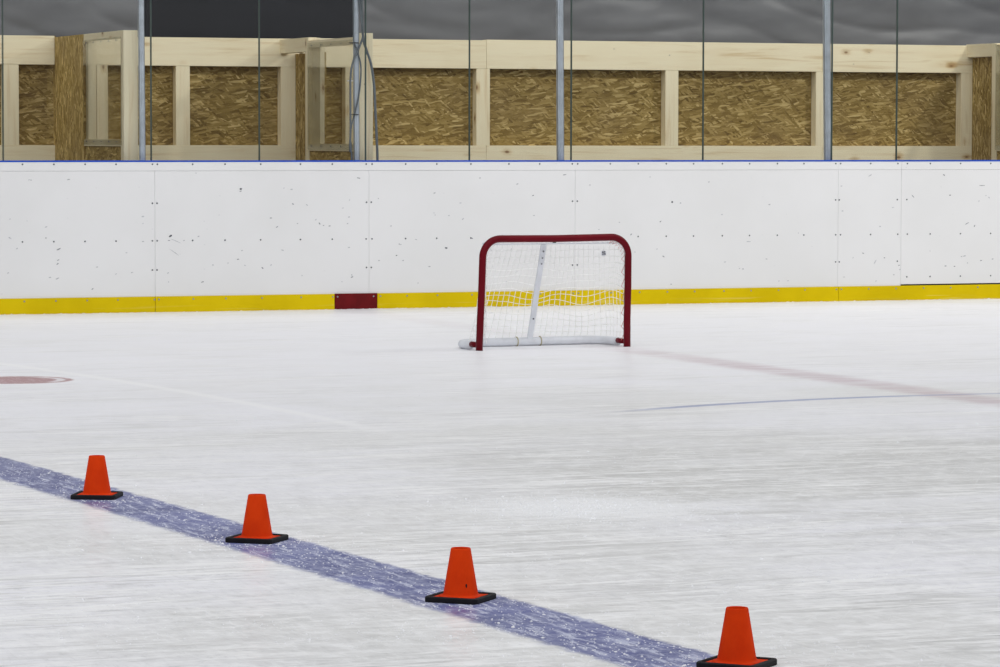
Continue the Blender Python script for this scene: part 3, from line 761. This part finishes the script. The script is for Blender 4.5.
# round marked cap tied at the right rear corner of the hoop
disc = MB().lathe([(0.0001, -.004), (.0185, -.004), (.0195, -.002), (.0195, .002), (.0185, .004), (.0001, .004)], 28).build('round_cap', M['white_tube'], goal, smooth=False)
disc.location = (xr-.118, .125, GH-.108); disc.rotation_euler = (math.pi/2, 0, 0)
b = MB()
for (x, y, r0) in ((-.008, .007, .0062), (.006, .009, .0052), (-.007, -.007, .0055), (.008, -.006, .0062), (.0, .0, .003)):
    b.lathe([(0.0001, .0045), (r0, .0045), (r0, .0035)], 10, c=(x, y, 0))
b.build('black_mark', M['screw'], disc)
P_ = MB().tube([(-.01, 0, GH-.025), (.012, 0, GH-.026)], .006, 8).build('green_tape', M['tape_g'], goal)

# ------------------------------------------------------------------ cones
def make_cone():
    root = empty('training_cone', (0, 0, 0))
    h = .156; r0, r1 = .0530, .0287; t = .0022
    prof = [(r0+.012, .0150), (r0+.004, .0158), (r0, .0180), (r0-.0015, .022), (r1+.0015, h-.006), (r1+.0006, h-.002), (r1-.0008, h), (r1-t, h-.0005), (r1-t-.001, h-.004), (r0-t-.003, .018), (r0-t-.003, .010), (r0+.012, .010)]
    MB().lathe(prof, 48, closed=True).build('cone_body', M['orange'], root, smooth=True)
    a = .084
    MB().box(-.0745, .0745, -.0745, .0745, .004, .0125, .002).build('flange', M['orange'], root)
    # rubber weight: square ring with a raised lip
    b = MB(); bm = b.bm
    def ring(hs, z, ch):
        o = []
        for (sx, sy) in ((1, 1), (-1, 1), (-1, -1), (1, -1)):
            pr = [(hs, hs-ch), (hs-ch*.3, hs-ch*.3), (hs-ch, hs)]
            pr = [(sx*p, sy*q) for p, q in pr]
            if sx*sy < 0: pr = pr[::-1]
            o += [bm.verts.new((p, q, z)) for p, q in pr]
        return o
    rs = [ring(a-.002, 0, .012), ring(a, .002, .012), ring(a, .014, .012), ring(a-.003, .017, .012), ring(a-.011, .017, .010), ring(a-.0135, .0125, .010), ring(a-.0135, 0, .010)]
    for i in range(len(rs)):
        p, q = rs[i], rs[(i+1) % len(rs)]
        for k in range(12): bm.faces.new((p[k], p[(k+1) % 12], q[(k+1) % 12], q[k]))
    b.build('rubber_base', M['black'], root)
    return root
def copy_tree(o, parent=None):
    c = o.copy(); COL.objects.link(c); c.parent = parent
    for ch in [x for x in bpy.data.objects if x.parent == o]: copy_tree(ch, c)
    return c
cone0 = make_cone()
cones = [(97, 497.6, 12, 'orange cone with black square base standing farthest away, beyond the others on the blue line'),
         (257, 540.9, 23, 'orange cone on the blue line, second farthest of the four, nearer than the leftmost'),
         (460.7, 600.2, 23, 'orange cone with a small dark nick low on its front, straight below the goal'),
         (736.8, 666.3, 24, 'nearest and largest orange cone, its black base cut by the bottom photo edge')]
for i, (px, py, rz, lab) in enumerate(cones):
    o = cone0 if i == 0 else copy_tree(cone0)
    p = gnd(px, py); az = math.atan2(p.x, p.y)
    o.location = p; o.scale = [(1.04, 1.03, 1.015, 1.0)[i]]*3; o.rotation_euler = (0, 0, -az-math.radians(rz) if False else -az+math.radians(-rz))
    tag(o, lab, 'traffic cone', 'orange cones along the blue line')

# small dark nick low on the third cone's front
c3 = [o for o in bpy.data.objects if o.get('label', '').startswith('orange cone with a small dark nick')][0]
az = math.atan2(c3.location.x, c3.location.y)
dr = Matrix.Rotation(-c3.rotation_euler.z, 3, 'Z') @ V((-math.sin(az)+.42*math.cos(az)*.9, -math.cos(az)-.42*math.sin(az)*.9, 0)).normalized()
rr = .0530+(.0287-.0530)*(.050-.02)/.13
b = MB(); pc = dr*(rr+.0005); tn = V((-dr.y, dr.x, 0))
b.bm.faces.new([b.bm.verts.new(pc+tn*(.0022*math.cos(t)*(1.3 if i % 3 else .8))+V((0, 0, .048+.006*math.sin(t)))+dr*(.0004-.19*(.006*math.sin(t)))) for i, t in enumerate([2*math.pi*k/10 for k in range(10)])])
e = bmesh.ops.extrude_face_region(b.bm, geom=b.bm.faces[:])
for v in e['geom']:
    if isinstance(v, bmesh.types.BMVert): v.co -= dr*.003
b.build('nick', M['black'], c3)

# snow crumbs lying on the skated ice
rnd = random.Random(4); b = MB(); cnt = 0
ico = [V(v) for v in ((0, 0, 1), (.89, 0, .45), (.28, .85, .45), (-.72, .53, .45), (-.72, -.53, .45), (.28, -.85, .45), (.72, .53, -.3), (-.28, .85, -.3), (-.89, 0, -.3), (-.28, -.85, -.3), (.72, -.53, -.3))]
icf = ((0, 1, 2), (0, 2, 3), (0, 3, 4), (0, 4, 5), (0, 5, 1), (1, 6, 2), (2, 7, 3), (3, 8, 4), (4, 9, 5), (5, 10, 1), (6, 7, 2), (7, 8, 3), (8, 9, 4), (9, 10, 5), (10, 6, 1))
def crumb(P, r):
    vs = [b.bm.verts.new(P+V((v.x*r*rnd.uniform(.7, 1.3), v.y*r*rnd.uniform(.7, 1.3), max(-.2*r, v.z*r*rnd.uniform(.5, .9))))) for v in ico]
    for f in icf: b.bm.faces.new([vs[k] for k in f])
h0 = gnd(588, 508); cl = [c_.location.copy() for c_ in bpy.data.objects if c_.name.startswith('training_cone')]
la, lb = gnd(-20, 463), gnd(720, 668)
while cnt < 6000:
    k = rnd.random()
    if k < .11:
        t = rnd.random(); P = la.lerp(lb, t)+V((rnd.gauss(0, .16), rnd.gauss(0, .05), 0))
    elif k < .24: P = h0+V((rnd.gauss(0, .28), rnd.gauss(0, .35), 0))
    elif k < .30:
        c_ = rnd.choice(cl); P = V((c_.x+rnd.gauss(0, .11), c_.y+rnd.gauss(0, .11), 0))
    else:
        P = gnd(rnd.uniform(-60, 1060), 400+280*rnd.random()**.8); P += V((rnd.gauss(0, .4), rnd.gauss(0, .4), 0))
        if noise.noise(V((P.x*.9, P.y*.9, 3)))+noise.noise(V((P.x*3, P.y*3, 8)))*.6 < rnd.uniform(-.1, .5): continue
    P.z = 0
    if any((P-c_).length < .122 for c_ in cl): continue
    crumb(P, rnd.uniform(.0012, .0034)*(2.0 if rnd.random() < .05 else 1)); cnt += 1
tag(b.build('snow_crumbs', M['snow'], org=(h0.x, h0.y, 0)), 'scattered white snow crumbs lying on the skated ice and over the blue line', 'snow', kind='stuff')

# ------------------------------------------------------------------ light
w = bpy.data.worlds.new('hall'); SC.world = w; w.use_nodes = True
w.node_tree.nodes['Background'].inputs[0].default_value = (.93, .96, 1.0, 1); w.node_tree.nodes['Background'].inputs[1].default_value = .275
def area(name, loc, target, sx, sy, e, col=(1, 1, 1)):
    l = bpy.data.lights.new(name, 'AREA'); l.shape = 'RECTANGLE'; l.size = sx; l.size_y = sy; l.energy = e; l.color = col
    o = bpy.data.objects.new(name, l); COL.objects.link(o); o.location = loc
    o.rotation_euler = (V(target)-V(loc)).to_track_quat('-Z', 'Y').to_euler(); return o
area('ceiling_lamps', (8, D-7, 8.5), (8, D-4, 0), 30, 1.2, 680, (.99, .99, 1))
area('ceiling_lamps', (5, D-16, 8.5), (5, D-13, 0), 30, 1.2, 710, (.99, .99, 1))
area('ceiling_lamps', (2, D-26, 8.5), (2, D-22, 0), 30, 1.2, 980, (.99, .99, 1))
area('bench_lamps', (9, D+.9, 6.2), (9, D+2.3, 1.6), 26, .4, 250, (1, .97, .9))  # added fill, brightens the timber wall and shapes the shade under its rail
kx = wal(500, 100, D).x
area('flood_lamp', (kx+9, D-6.0, 8.0), (kx, D+2, 1.8), .6, .6, 330, (1, .97, .9))

vs_ = SC.view_settings
vs_.view_transform = 'Standard'; vs_.look = 'None'; vs_.exposure = 0; vs_.gamma = 1; vs_.use_curve_mapping = False
